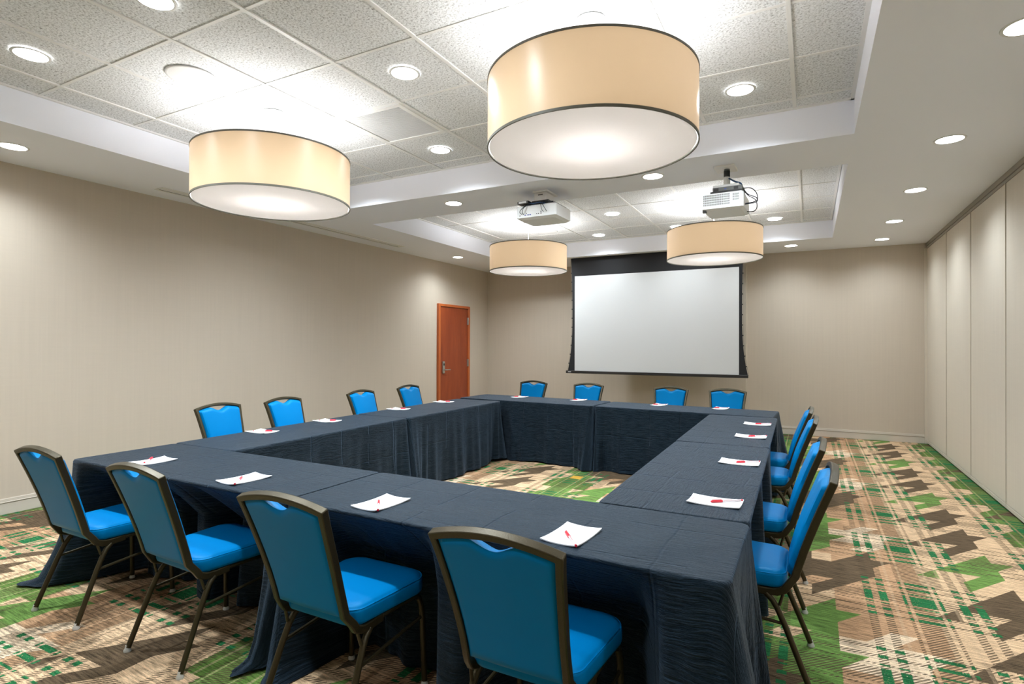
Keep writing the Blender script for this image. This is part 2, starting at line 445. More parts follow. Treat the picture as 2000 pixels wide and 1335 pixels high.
# door in the left wall
d = empty('door_1', (XL, 8.92, 0)); d['kind'] = 'structure'
MB().box(0.0, 0.030, -0.46, 0.46, 0.006, 2.135).build('door_leaf', 'door', d, bevel=0.002)
fr = MB(); fr.box(0, 0.045, -0.531, -0.468, 0, 2.19); fr.box(0, 0.045, 0.468, 0.531, 0, 2.19); fr.box(0, 0.045, -0.468, 0.468, 2.142, 2.19)
fr.build('door_frame', 'doorframe', d, bevel=0.004)
lk = MB().box(0.030, 0.052, -0.405, -0.335, 0.91, 1.13).build('door_lock', 'steel', d, bevel=0.010, seg=3)
MB().box(0.052, 0.054, -0.388, -0.352, 1.055, 1.095).build('card_reader', 'black', lk)
MB().tube([(0.052, -0.37, 0.975), (0.095, -0.37, 0.975), (0.104, -0.35, 0.975), (0.104, -0.29, 0.976), (0.102, -0.235, 0.974)], 0.010, 10).build('lever_handle', 'steel', lk, smooth=True)
for z in (1.90, 1.085, 0.27):
    h = MB().box(0.03, 0.036, 0.440, 0.468, z-0.07, z+0.07)
    h.tube([(0.046, 0.470, z-0.07), (0.046, 0.470, z+0.07)], 0.008, 8); h.build('hinge', 'steel', d)

# ------------------------------------------------------------------ linear slot diffuser by the left wall
t = tag(empty('slot_diffuser', (-5.64, 5.09, HS)), 'long white linear slot air diffuser in the soffit above the left wall', 'air vent')
m = MB(); m.box(-0.075, -0.05, -1.85, 1.85, -0.006, 0.0); m.box(0.05, 0.075, -1.85, 1.85, -0.006, 0.0)
m.box(-0.05, 0.05, -1.85, -1.83, -0.006, 0); m.box(-0.05, 0.05, 1.83, 1.85, -0.006, 0)
m.build('frame', 'white', t)
MB().box(-0.05, -0.028, -1.83, 1.83, -0.002, 0.0).build('slot', 'dark', t)
m = MB(); m.box(-0.028, 0.05, -1.83, 1.83, -0.005, 0.0); m.build('blade', 'white', t)

# ------------------------------------------------------------------ downlights
def make_downlight():
    t = empty('downlight', (0, 0, 0))
    MB().lathe([(0.084, -0.003), (0.098, -0.004), (0.101, 0.0), (0.084, 0.0)], 32, close=False).build('trim_ring', 'white', t, smooth=True)
    MB().lathe([(0.085, -0.0032), (0.085, 0.0)], 32).build('lens', 'lens', t)
    L = bpy.data.lights.new('downlight_lamp', 'SPOT'); L.energy = 100; L.spot_size = radians(150); L.spot_blend = 1.0
    L.shadow_soft_size = 0.06; L.color = (0.86, 0.945, 1.0)
    l = bpy.data.objects.new('light', L); COL.objects.link(l); l.parent = t; l.location = (0, 0, -0.012)
    return t
DL = [  # x, y, z, label
 (0.912, 3.50, HS, 'round downlight in the right soffit, nearest and largest, cut by the frame edge'),
 (0.912, 5.17, HS, 'round downlight in the right soffit, second from the camera'),
 (0.912, 6.70, HS, 'round downlight in the right soffit, third of five towards the back wall'),
 (0.912, 8.26, HS, 'round downlight in the right soffit, fourth of five towards the back wall'),
 (0.912, 9.57, HS, 'round downlight in the right soffit, farthest one beside the folding partition'),
 (-0.255, 9.565, HS, 'round downlight in the back soffit just right of the screen'),
 (-3.402, 5.064, HS, 'round downlight in the cross soffit left of the white projector with cables'),
 (-1.254, 5.073, HS, 'round downlight in the cross soffit between the two projectors'),
 (-5.430, 8.220, HS, 'round downlight in the left soffit above the wooden door'),
 (-5.465, 2.033, HS, 'round downlight in the left soffit at the left edge of the picture'),
 (-4.240, 1.662, HT, 'round downlight in the near tiled ceiling at its far left corner'),
 (-2.992, 1.694, HT, 'round downlight in the near tiled ceiling cut by the top edge'),
 (-2.347, 2.915, HT, 'round downlight in the near tiled ceiling centred between the two big drum lamps'),
 (-2.984, 4.222, HT, 'round downlight in the near tiled ceiling beyond the square vent grille'),
 (-0.429, 4.190, HT, 'round downlight in the near tiled ceiling right of the largest drum lamp'),
 (-2.368, 7.367, HT, 'round downlight in the far tiled ceiling right of the cabled projector'),
 (-3.019, 8.700, HT, 'round downlight in the far tiled ceiling left of centre near the screen'),
 (-0.437, 8.688, HT, 'round downlight in the far tiled ceiling right of the far right drum lamp'),
 (-1.765, 8.606, HT, 'round downlight in the far tiled ceiling half hidden behind the far right drum lamp'),
 (-4.240, 4.200, HT, 'added round downlight in the near tiled ceiling, unseen, behind the near left drum lamp'),  # unseen downlights from here on, added to light the room
 (-1.700, 4.200, HT, 'added round downlight in the near tiled ceiling, unseen, behind the largest drum lamp'),
 (-1.700, 1.690, HT, 'added unseen round downlight in the near tiled ceiling above the top edge, right of the cut one'),
 (-4.240, 8.690, HT, 'added round downlight in the far tiled ceiling, unseen, behind the far left drum lamp'),
 (0.912, 1.90, HS, 'added unseen round downlight in the right soffit just outside the frame beside the camera'),  # out-of-view downlights around the camera, added to brighten the near end
 (0.912, 0.30, HS, 'added unseen round downlight in the right soffit behind the camera'),
 (-1.254, 0.10, HS, 'added unseen round downlight in the near soffit behind the camera, right of centre'),
 (-3.402, 0.10, HS, 'added unseen round downlight in the near soffit behind the camera, left of centre'),
 (-5.465, 0.30, HS, 'added unseen round downlight in the left soffit behind the camera'),
]
proto = make_downlight()
ZONE = {}
def zone(i, x, y):
    if y > 9.3: return 0.42
    if x > 0.5: return 0.60
    if x < -5.0: return 1.0
    if x < -4.0: return 2.0
    if y < 4.5 and 1.0 < y: return 1.25
    if y > 8.0: return 0.55
    return 1.0
for i, (x, y, z, lab) in enumerate(DL):
    o = proto if i == 0 else dup(proto)
    o.location = (x, y, z); tag(o, lab, 'ceiling light', 'recessed round downlights')
    zf = zone(i, x, y)
    for c_ in kids(o):
        if c_.type == 'LIGHT' and zf != 1.0:             # dimmed or raised to balance the brightness
            if zf not in ZONE: ZONE[zf] = c_.data.copy(); ZONE[zf].energy = 100*zf
            c_.data = ZONE[zf]

# ceiling speakers
def speaker(x, y, lab):
    t = tag(empty('ceiling_speaker', (x, y, HT)), lab, 'speaker', 'round ceiling speakers')
    MB().lathe([(0.135, -0.001), (0.150, -0.002), (0.156, 0.004), (0.135, 0.004)], 40, close=False).build('rim', 'white', t, smooth=True)
    MB().lathe([(0.136, 0.0), (0.136, 0.004)], 40).build('grille', 'vent', t)
speaker(-3.637, 2.298, 'large round white speaker grille in the near tiled ceiling')
speaker(-3.647, 8.08, 'round white speaker grille in the far tiled ceiling')

# vent grille
t = tag(empty('vent_grille', (-2.983, 3.569, HT)), 'square white perforated air vent grille in the near tiled ceiling', 'air vent')
m = MB()
for a in ((-0.308, 0.308, -0.308, -0.27), (-0.308, 0.308, 0.27, 0.308), (-0.308, -0.27, -0.27, 0.27), (0.27, 0.308, -0.27, 0.27)):
    m.box(*a, -0.006, 0.008)
m.build('frame', 'white', t, bevel=0.002)
m = MB()
for i in range(36):
    y = -0.27 + 0.54*(i+0.5)/36; m.box(-0.27, 0.27, y-0.0045, y+0.0045, 0.0, 0.006)
m.build('louver', 'perf', t)
MB().box(-0.27, 0.27, -0.27, 0.27, 0.0065, 0.008).build('backing', 'greyplastic', t)

# ------------------------------------------------------------------ drum pendants
DR, DZ0, DZ1 = 0.564, 2.510, 2.876
def make_drum():
    t = empty('drum_pendant', (0, 0, 0))
    MB().lathe([(DR, DZ0), (DR, DZ1)], 96, close=False).build('lamp_shade', 'shade', t, smooth=True)
    for z0, z1 in ((DZ0-0.003, DZ0+0.010), (DZ1-0.009, DZ1+0.002)):
        MB().lathe([(DR-0.004, z0), (DR+0.003, z0), (DR+0.003, z1), (DR-0.004, z1), (DR-0.004, z0)], 96, close=False).build('trim_band', 'rim', t, smooth='auto')
    MB().lathe([(DR-0.010, DZ0+0.004), (DR-0.010, DZ0+0.007)], 96).build('diffuser', 'diff', t)
    MB().lathe([(0.075, HT-0.022), (0.082, HT-0.016), (0.082, HT+0.001)], 36).build('canopy', 'white', t, smooth='auto')
    MB().tube([(0, 0, HT-0.02), (0, 0, 2.74)], 0.006, 10).build('stem', 'white', t, smooth=True)
    sp = MB()
    for k in range(3):
        a = 2*pi*k/3+0.4
        sp.tube([(0.02*cos(a), 0.02*sin(a), DZ1-0.14), (DR*cos(a), DR*sin(a), DZ1-0.004)], 0.003, 6)
    sp.lathe([(0.03, 2.72), (0.03, 2.76)], 16); sp.build('spider_frame', 'white', t)
    for k in range(3):
        a = 2*pi*k/3
        MB().lathe([(0.010, 2.75), (0.030, 2.73), (0.034, 2.70), (0.028, 2.675), (0.010, 2.66)], 14, (0.16*cos(a), 0.16*sin(a))).build('bulb', 'bulb', t, smooth=True)
    L = bpy.data.lights.new('drum_lamp', 'POINT'); L.energy = 19; L.shadow_soft_size = 0.16; L.color = (0.95, 0.975, 1.0)
    l = bpy.data.objects.new('light', L); COL.objects.link(l); l.parent = t; l.location = (0, 0, 2.745)
    return t
proto = make_drum()
for i, (x, y, lab) in enumerate([
 (-1.061, 2.916, 'largest tan drum pendant lamp, near right, hanging over the front of the room'),
 (-3.645, 2.956, 'tan drum pendant lamp, near left, hanging beside the left soffit'),
 (-3.645, 7.38, 'small pale drum pendant lamp, far left, hanging below the cabled projector'),
 (-1.061, 7.38, 'tan drum pendant lamp, far right, overlapping the top right of the screen')]):
    o = proto if i == 0 else dup(proto)
    o.location = (x, y, 0); tag(o, lab, 'pendant lamp', 'drum pendant lamps')

# ------------------------------------------------------------------ projection screen
SY = 9.22
t = tag(empty('projection_screen', (-2.30, SY, 0)), 'large white pull-down projection screen with black border on the back wall side', 'projection screen')
# fabric outline, curved side edges with tab tension
zs = [0.985 + (2.965-0.985)*i/40 for i in range(41)]
def half(z):
    u = (z-0.985)/(2.955-0.985)
    return 1.385 + 0.085*(2*abs(u-0.5))**2.6 * (1.0 if u < 0.5 else 0.35)
m = MB(); cxs = 0.0
for z in zs:
    h = half(z)
    m.v += [(cxs-h, -0.0015, z), (cxs+h, -0.0015, z), (cxs-h, 0.0015, z), (cxs+h, 0.0015, z)]
for i in range(40):
    a = i*4; b = a+4
    m.f += [(a, a+1, b+1, b), (a+2, b+2, b+3, a+3), (a, b, b+2, a+2), (a+1, a+3, b+3, b+1)]
m.build('black_masking', 'screenblack', t)
MB().box(-1.340, 1.342, -0.004, -0.0018, 0.992, 2.642).build('viewing_surface', 'screenwhite', t)
b = MB(); b.box(-1.500, 1.475, -0.022, 0.022, 0.945, 0.992); bo = b.build('bottom_bar', 'darkbar', t, bevel=0.006)
MB().box(-1.455, -1.40, -0.0235, -0.0225, 0.966, 0.976).build('badge', 'paper', bo)
for sgn in (-1, 1):
    c = MB(); P_ = []
    for z in zs[::2]: P_.append((sgn*(half(z)+0.012), 0, z))
    c.tube(P_, 0.0022, 6); c.build('tension_cord', 'greyplastic', t)
    for i in range(11):
        z = 1.12 + i*0.158
        MB().box(sgn*(half(z)+0.006)-0.009, sgn*(half(z)+0.006)+0.009, -0.004, 0.004, z-0.009, z+0.009).build('cord_tab', 'black', t)
MB().box(-1.62, 1.62, -0.05, 0.05, HS-0.006, HS).build('slot_cover', 'white', t)

# ------------------------------------------------------------------ projectors
def cable(parent, pts, r=0.004, mat='cable'):
    # smooth through points
    P = [Vector(p) for p in pts]; out = []
    for i in range(len(P)-1):
        p0 = P[max(i-1, 0)]; p1 = P[i]; p2 = P[i+1]; p3 = P[min(i+2, len(P)-1)]
        for j in range(6):
            s = j/6.0
            out.append(0.5*((2*p1)+(p2-p0)*s+(2*p0-5*p1+4*p2-p3)*s*s+(3*p1-p0-3*p2+p3)*s*s*s))
    out.append(P[-1])
    return MB().tube(out, r, 6).build('cable', mat, parent, smooth=True)
def tapered_body(w, d0, d1, z0, z1, ch):
    """body with a chamfered, slightly narrower underside"""
    m = MB()
    def ring(wx, ya, yb, z, c):
        return [(-wx, ya+c, z), (-wx+c, ya, z), (wx-c, ya, z), (wx, ya+c, z), (wx, yb-c, z), (wx-c, yb, z), (-wx+c, yb, z), (-wx, yb-c, z)]
    R = [ring(w-ch, d0+ch, d1-ch, z0, 0.02), ring(w, d0, d1, z0+ch*0.7, 0.012), ring(w, d0, d1, z1-0.012, 0.012), ring(w-0.012, d0+0.012, d1-0.012, z1, 0.01)]
    vs = [p for r in R for p in r]; fs = []
    for j in range(3):
        for i in range(8): fs.append((j*8+i, j*8+(i+1) % 8, (j+1)*8+(i+1) % 8, (j+1)*8+i))
    fs += [tuple(reversed(range(8))), tuple(24+i for i in range(8))]
    return m.add(vs, fs)
# right projector
t = tag(empty('ceiling_projector', (-0.64, 5.12, HS), radians(-2)), 'white projector with vent grille facing the camera, on a white and black pole, right one', 'projector')
MB().box(-0.085, 0.085, -0.10, 0.10, -0.016, 0.0).build('mounting_plate', 'white', t, bevel=0.004)
MB().tube([(0.01, 0, -0.016), (0.01, 0, -0.035)], 0.024, 16).build('collar', 'greyplastic', t, smooth='auto')
MB().tube([(0.01, 0, -0.03), (0.01, 0, -0.085)], 0.026, 20).build('threaded_coupling', 'black', t, smooth='auto')
MB().tube([(0.01, 0, -0.08), (0.01, 0, -0.175)], 0.026, 20).build('pole', 'white', t, smooth='auto')
MB().box(-0.09, 0.12, -0.09, 0.09, -0.192, -0.165).build('mount_bracket', 'white', t, bevel=0.004)
rx = MB().box(-0.085, 0.150, -0.13, 0.05, -0.232, -0.195).build('receiver_box', 'greyplastic', t, bevel=0.002)
MB().box(-0.075, -0.035, -0.132, -0.13, -0.226, -0.202).build('port', 'black', rx)
MB().box(0.085, 0.120, -0.132, -0.13, -0.226, -0.202).build('port', 'black', rx)
MB().box(0.010, 0.026, -0.132, -0.13, -0.216, -0.210).build('status_light', 'blueport', rx)
body = tapered_body(0.165, -0.17, 0.19, -0.392, -0.250, 0.02).build('body', 'whiteplastic', t)
MB().box(-0.10, 0.15, -0.15, 0.10, -0.250, -0.232).build('top_plate', 'black', t)
g = MB()
for r in range(5):
    for c in range(25): x = -0.150+c*0.0085; z = -0.352+r*0.019; g.box(x, x+0.0048, -0.1715, -0.1695, z, z+0.0135)
for r in range(3):
    for c in range(6): x = 0.082+c*0.0085; z = -0.326+r*0.021; g.box(x, x+0.0048, -0.1715, -0.1695, z, z+0.016)
g.build('vent_grille', 'greyplastic', body)
MB().box(-0.16, -0.13, -0.16, -0.13, -0.402, -0.378).build('foot', 'black', body)
MB().lathe([(0.03, -0.02), (0.045, 0.0)], 20).build('lens', 'black', body).matrix_local = Matrix.Translation((-0.08, 0.20, -0.31)) @ Matrix.Rotation(-pi/2, 4, 'X')
cable(t, [(0.03, -0.02, -0.10), (0.08, -0.05, -0.14), (0.13, -0.08, -0.17), (0.145, -0.09, -0.20)], 0.007, 'bluecable')
cable(t, [(0.15, -0.06, -0.21), (0.21, -0.05, -0.215), (0.25, -0.04, -0.26), (0.25, -0.04, -0.32), (0.165, -0.06, -0.34)])
cable(t, [(0.15, -0.09, -0.22), (0.19, -0.08, -0.27), (0.25, -0.06, -0.30), (0.25, -0.05, -0.335), (0.165, -0.08, -0.35)])
cable(t, [(0.15, -0.02, -0.22), (0.18, 0.0, -0.26), (0.235, 0.02, -0.30), (0.245, 0.03, -0.36), (0.22, 0.04, -0.39), (0.165, 0.05, -0.385)])
# left projector
t = tag(empty('ceiling_projector', (-2.36, 5.14, HS), radians(-1)), 'white projector with cables plugged into its back, mounted close to the soffit, left one', 'projector')
MB().box(-0.075, 0.09, -0.12, 0.13, -0.018, 0.0).build('mounting_plate', 'white', t, bevel=0.004)
MB().box(-0.065, 0.065, -0.10, 0.09, -0.10, -0.018).build('mount_bracket', 'white', t, bevel=0.004)
MB().box(-0.02, 0.03, -0.104, -0.10, -0.045, -0.035).build('slot', 'greyplastic', t)
body = tapered_body(0.215, -0.19, 0.17, -0.292, -0.155, 0.028).build('body', 'whiteplastic', t)
MB().box(-0.16, 0.19, -0.16, 0.12, -0.155, -0.143).build('top_plate', 'black', t)
MB().box(-0.08, 0.10, -0.12, 0.12, -0.143, -0.10).build('mount_cradle', 'black', t)
rx = MB().box(-0.20, -0.08, -0.20, -0.10, -0.135, -0.108).build('receiver_box', 'black', t, bevel=0.002)
MB().box(-0.185, -0.10, -0.2015, -0.20, -0.131, -0.112).build('label_plate', 'paper', rx)
for x, z in ((-0.175, -0.250), (0.01, -0.246), (0.03, -0.246), (0.055, -0.228), (0.055, -0.245), (-0.105, -0.232)):
    MB().box(x-0.005, x+0.005, -0.192, -0.190, z-0.004, z+0.004).build('socket', 'black', body)
for x in (-0.115, -0.085, -0.062): MB().box(x-0.009, x+0.009, -0.192, -0.190, -0.252, -0.244).build('socket', 'blueport', body)
MB().lathe([(0.04, -0.02), (0.05, 0.0)], 20).build('lens', 'black', body).matrix_local = Matrix.Translation((0.1, 0.18, -0.22)) @ Matrix.Rotation(-pi/2, 4, 'X')
cable(t, [(-0.09, -0.18, -0.14), (-0.12, -0.215, -0.17), (-0.165, -0.215, -0.215), (-0.15, -0.198, -0.240)], 0.003)
cable(t, [(-0.08, -0.18, -0.14), (-0.12, -0.215, -0.18), (-0.14, -0.21, -0.22), (-0.13, -0.195, -0.242)], 0.003)
cable(t, [(0.06, -0.17, -0.135), (0.065, -0.215, -0.17), (0.075, -0.215, -0.215), (0.085, -0.195, -0.235)], 0.003)
cable(t, [(0.065, -0.17, -0.135), (0.085, -0.215, -0.17), (0.11, -0.215, -0.21), (0.118, -0.195, -0.235)], 0.003)
cable(t, [(-0.08, -0.16, -0.135), (0.0, -0.175, -0.138), (0.06, -0.17, -0.13), (0.17, -0.15, -0.135)], 0.005)
cable(t, [(-0.08, -0.17, -0.128), (-0.03, -0.185, -0.142), (0.03, -0.18, -0.136), (0.09, -0.17, -0.15)], 0.006, 'bluecable')

# ------------------------------------------------------------------ banquet chair
PROF = [(0.41, 0.072), (0.45, 0.055), (0.50, 0.042), (0.58, 0.018), (0.66, -0.008), (0.75, -0.040), (0.83, -0.070), (0.888, -0.092), (0.93, -0.108)]
def prof_y(z):
    if z <= PROF[0][0]: return PROF[0][1]
    for (a, ya), (b_, yb) in zip(PROF[:-1], PROF[1:]):
        if z <= b_: return ya + (yb-ya)*(z-a)/(b_-a)
    return PROF[-1][1]
WID = [(0.38, 0.184), (0.50, 0.184), (0.58, 0.187), (0.68, 0.195), (0.78, 0.205), (0.888, 0.2175), (0.93, 0.22)]
def prof_w(z):
    for (a, ya), (b_, yb) in zip(WID[:-1], WID[1:]):
        if z <= b_:
            s = min(1, max(0, (z-a)/(b_-a))); return ya + (yb-ya)*s
    return WID[-1][1]
def crown(x, half=0.2175): return 0.030*(1-(x/half)**2)

def make_chair():
    t = empty('banquet_chair', (0, 0, 0))
    # back frame: inverted U, rectangular section, mitred
    pts = []                                            # (point, normal)
    def nrm(z):
        dy = prof_y(z+0.02)-prof_y(z-0.02); v = Vector((0, 0.04, -dy)); return v.normalized()
    low = [((0.184, 0.235, 0.388), Vector((0, 0, 1))), ((0.184, 0.17, 0.384), Vector((0, 0.05, 1)).normalized()),
           ((0.184, 0.125, 0.387), Vector((0, 0.35, 0.94)).normalized()), ((0.184, 0.095, 0.400), Vector((0, 0.7, 0.7)).normalized()),
           ((0.184, 0.078, 0.425), Vector((0, 0.93, 0.35)).normalized())]
    post = [0.46, 0.52, 0.58, 0.64, 0.70, 0.76, 0.82]
    hs = 0.0118
    for p, n in low: pts.append((Vector(p), n))
    for z in post: pts.append((Vector((prof_w(z)-hs, prof_y(z), z)), nrm(z)))
    top = []
    K = 12
    for i in range(K+1):
        x = (0.2175-hs)*(1-2*i/K); z = 0.874 + crown(x, 0.2175-hs)
        top.append((Vector((x, prof_y(z), z)), nrm(0.88)))
    left = [(Vector((-p.x, p.y, p.z)), n) for p, n in reversed(pts)]
    allp = pts + top + left
    hd = 0.0155
    m = MB(); rings = []
    for i, (p, n) in enumerate(allp):
        a = (p - allp[i-1][0]).normalized() if i > 0 else None
        b_ = (allp[i+1][0] - p).normalized() if i < len(allp)-1 else None
        if a is None: a = b_
        if b_ is None: b_ = a
        tt = (a+b_).normalized(); k = 1.0/max(0.35, tt.dot(a))
        wv = tt.cross(n).normalized()
        if i < len(low) or i >= len(allp)-len(low): k = 1.0
        r = []
        for sx, sy in ((1, 1), (1, -1), (-1, -1), (-1, 1)): r.append(p + wv*(sx*hs*k) + n*(sy*hd))
        rings.append(r)
    vs = [q for r in rings for q in r]; fs = []
    for j in range(len(rings)-1):
        for i in range(4): fs.append((j*4+i, j*4+(i+1) % 4, (j+1)*4+(i+1) % 4, (j+1)*4+i))
    fs += [(3, 2, 1, 0), tuple((len(rings)-1)*4+i for i in range(4))]
    m.add(vs, fs); m.build('back_frame', 'bronze', t, bevel=0.004)
    # upholstered back, front pad bulging forward, scooped hand hole under the rail
    m = MB(); NU, NV = 36, 30; zb = 0.455
    def ztop(x):
        w = prof_w(0.85)-0.0245
        z = 0.861 + crown(x, 0.20)*0.95
        if abs(x) < 0.085: z -= 0.034*(0.5+0.5*cos(pi*x/0.085))**0.8
        return z
    def pad(front):
        rows = []
        for j in range(NV+1):
            v = j/NV; row = []
            for i in range(NU+1):
                u = -1+2*i/NU
                zc = zb + (0.86-zb)*v; w = prof_w(zc)-0.0245
                x = u*w; z = zb + (ztop(x)-zb)*v
                w = prof_w(z)-0.0245; x = u*w
                e = min(1-abs(u), 1.0)*w; ez = min(z-zb, ztop(x)-z)
                ed = min(e, ez)
                s = sqrt(max(0.0, 1-(1-min(1, ed/0.022))**2))
                if front: off = 0.010 + s*0.026 + 0.012*(1-u*u)*sin(pi*min(1, v*1.0))
                else: off = -(0.006 + s*0.008 + 0.003*(1-u*u))
                row.append((x, prof_y(z)+off, z))
            rows.append(row)
        return rows
    A, B = pad(True), pad(False); W = NU+1
    vs = [p for r in A for p in r] + [p for r in B for p in r]; o2 = W*(NV+1); fs = []
    for j in range(NV):
        for i in range(NU):
            a = j*W+i; fs.append((a, a+W, a+W+1, a+1)); fs.append((o2+a, o2+a+1, o2+a+W+1, o2+a+W))
    for i in range(NU):
        fs.append((i, i+1, o2+i+1, o2+i)); a = NV*W+i; fs.append((a, o2+a, o2+a+1, a+1))
    for j in range(NV):
        a = j*W; fs.append((a, o2+a, o2+a+W, a+W)); a = j*W+NU; fs.append((a, a+W, o2+a+W, o2+a))
    m.add(vs, fs); m.build('backrest', 'vinyl', t, smooth='auto')
    # seat
    def outline(ins, n=12):
        # rear narrower than front, rounded corners
        y0, y1 = 0.085+ins, 0.510-ins; w0, w1 = 0.190-ins, 0.213-ins
        rr, rf = max(0.02, 0.060-ins*0.6), max(0.03, 0.085-ins*0.6); out = []
        for cx, cy, r, a0 in ((w1-rf, y1-rf, rf, 0), (-(w1-rf), y1-rf, rf, pi/2), (-(w0-rr), y0+rr, rr, pi), (w0-rr, y0+rr, rr, 1.5*pi)):
            for k in range(n+1):
                a = a0 + (pi/2)*k/n; out.append((cx+r*cos(a), cy+r*sin(a)))
        return out
    lay = [(0.012, 0.400), (0.001, 0.406), (-0.002, 0.418), (-0.002, 0.452), (0.001, 0.461), (0.005, 0.4620), (0.008, 0.467), (0.018, 0.473), (0.040, 0.477), (0.09, 0.480), (0.15, 0.481)]
    m = MB(); vs = []; nn = None
    for ins, z in lay:
        oo = outline(ins); nn = len(oo); vs += [(x, y, z) for x, y in oo]
    fs = []
    for j in range(len(lay)-1):
        for i in range(nn): fs.append((j*nn+i, j*nn+(i+1) % nn, (j+1)*nn+(i+1) % nn, (j+1)*nn+i))
    fs += [tuple(reversed(range(nn))), tuple((len(lay)-1)*nn+i for i in range(nn))]
    m.add(vs, fs); st = m.build('seat', 'vinyl', t, smooth=True)
    pp = [(x, y, 0.4618) for x, y in outline(0.002)]; pp.append(pp[0])
    MB().tube(pp, 0.0022, 5).build('piping', 'vinyl', st, smooth=True)
    # under-seat frame, legs, stretchers
    m = MB()
    for s in (-1, 1): m.tube([(s*0.186, 0.16, 0.372), (s*0.184, 0.20, 0.386), (s*0.184, 0.25, 0.391), (s*0.186, 0.36, 0.391), (s*0.190, 0.43, 0.388), (s*0.195, 0.46, 0.374)], 0.0105, 10, 1.0)
    m.tube([(-0.184, 0.24, 0.392), (0.184, 0.24, 0.392)], 0.009, 8); m.tube([(-0.186, 0.42, 0.390), (0.186, 0.42, 0.390)], 0.009, 8)
    m.build('seat_frame', 'bronze', t, smooth='auto')
    for s in (-1, 1):
        L = [MB().tube([(s*0.212, -0.004, 0.018), (s*0.206, 0.040, 0.13), (s*0.199, 0.090, 0.255), (s*0.194, 0.122, 0.325), (s*0.190, 0.140, 0.352), (s*0.187, 0.165, 0.375)], [0.0126]*6, 10),
             MB().tube([(s*0.206, 0.482, 0.018), (s*0.202, 0.478, 0.16), (s*0.198, 0.474, 0.30), (s*0.196, 0.468, 0.345), (s*0.194, 0.455, 0.375)], [0.0126]*5, 10)]
        for q, mm in enumerate(L):
            lg = mm.build('leg', 'bronze', t, smooth='auto')
            gx, gy = (s*0.213, -0.007) if q == 0 else (s*0.2065, 0.483)
            MB().lathe([(0.016, 0.0), (0.0165, 0.007), (0.010, 0.018), (0.008, 0.03)], 12, (gx, gy)).build('glide', 'glide', lg, smooth='auto')
        MB().tube([(s*0.199, 0.092, 0.262), (s*0.198, 0.28, 0.277), (s*0.198, 0.474, 0.292)], 0.007, 8).build('stretcher', 'bronze', t, smooth='auto')
        MB().tube([(s*0.189, 0.098, 0.385), (s*0.194, 0.112, 0.335)], 0.0065, 8).build('brace', 'bronze', t, smooth='auto')
    return t
# rear-foot centre x, y, facing (rotation of +y), label
NEAR, LEFT, FAR, RIGHT = 0, -pi/2, pi, pi/2
CH = [
 (-3.483, 1.492, NEAR, 'blue banquet chair in the front row, leftmost, at the outer corner by the left wall'),
 (-2.610, 1.492, NEAR-0.03, 'blue banquet chair in the front row, second from the left'),
 (-1.650, 1.460, NEAR, 'blue banquet chair in the front row, third from the left'),
 (-0.790, 1.470, NEAR, 'blue banquet chair in the front row, rightmost and nearest the camera'),
 (-4.550, 3.190, LEFT, 'blue banquet chair along the left wall side, nearest of the four'),
 (-4.525, 3.865, LEFT, 'blue banquet chair along the left wall side, second from the front'),
 (-4.495, 4.920, LEFT, 'blue banquet chair along the left wall side, third from the front'),
 (-4.545, 5.850, LEFT, 'blue banquet chair along the left wall side, farthest, beside the wooden door'),
 (-3.580, 7.360, FAR, 'blue banquet chair at the far table, leftmost, left of the screen'),
 (-2.705, 7.290, FAR, 'blue banquet chair at the far table, second from the left, under the screen corner'),
 (-1.564, 7.195, FAR, 'blue banquet chair at the far table, third from the left, below the screen'),
 (-0.882, 7.175, FAR, 'blue banquet chair at the far table, rightmost, below the screen corner'),
 (-0.002, 2.850, RIGHT, 'blue banquet chair on the right side, nearest of the four in profile'),
 (-0.030, 3.640, RIGHT, 'blue banquet chair on the right side, second from the front in profile'),
 (-0.055, 4.790, RIGHT, 'blue banquet chair on the right side, third from the front in profile'),
 (-0.083, 5.475, RIGHT, 'blue banquet chair on the right side, farthest, mostly hidden behind the third'),
]
proto = make_chair()
for i, (x, y, rz, lab) in enumerate(CH):
    o = proto if i == 0 else dup(proto)
    o.location = (x, y, 0); o.rotation_euler = (0, 0, rz)
    tag(o, lab, 'chair', 'blue banquet chairs around the tables')

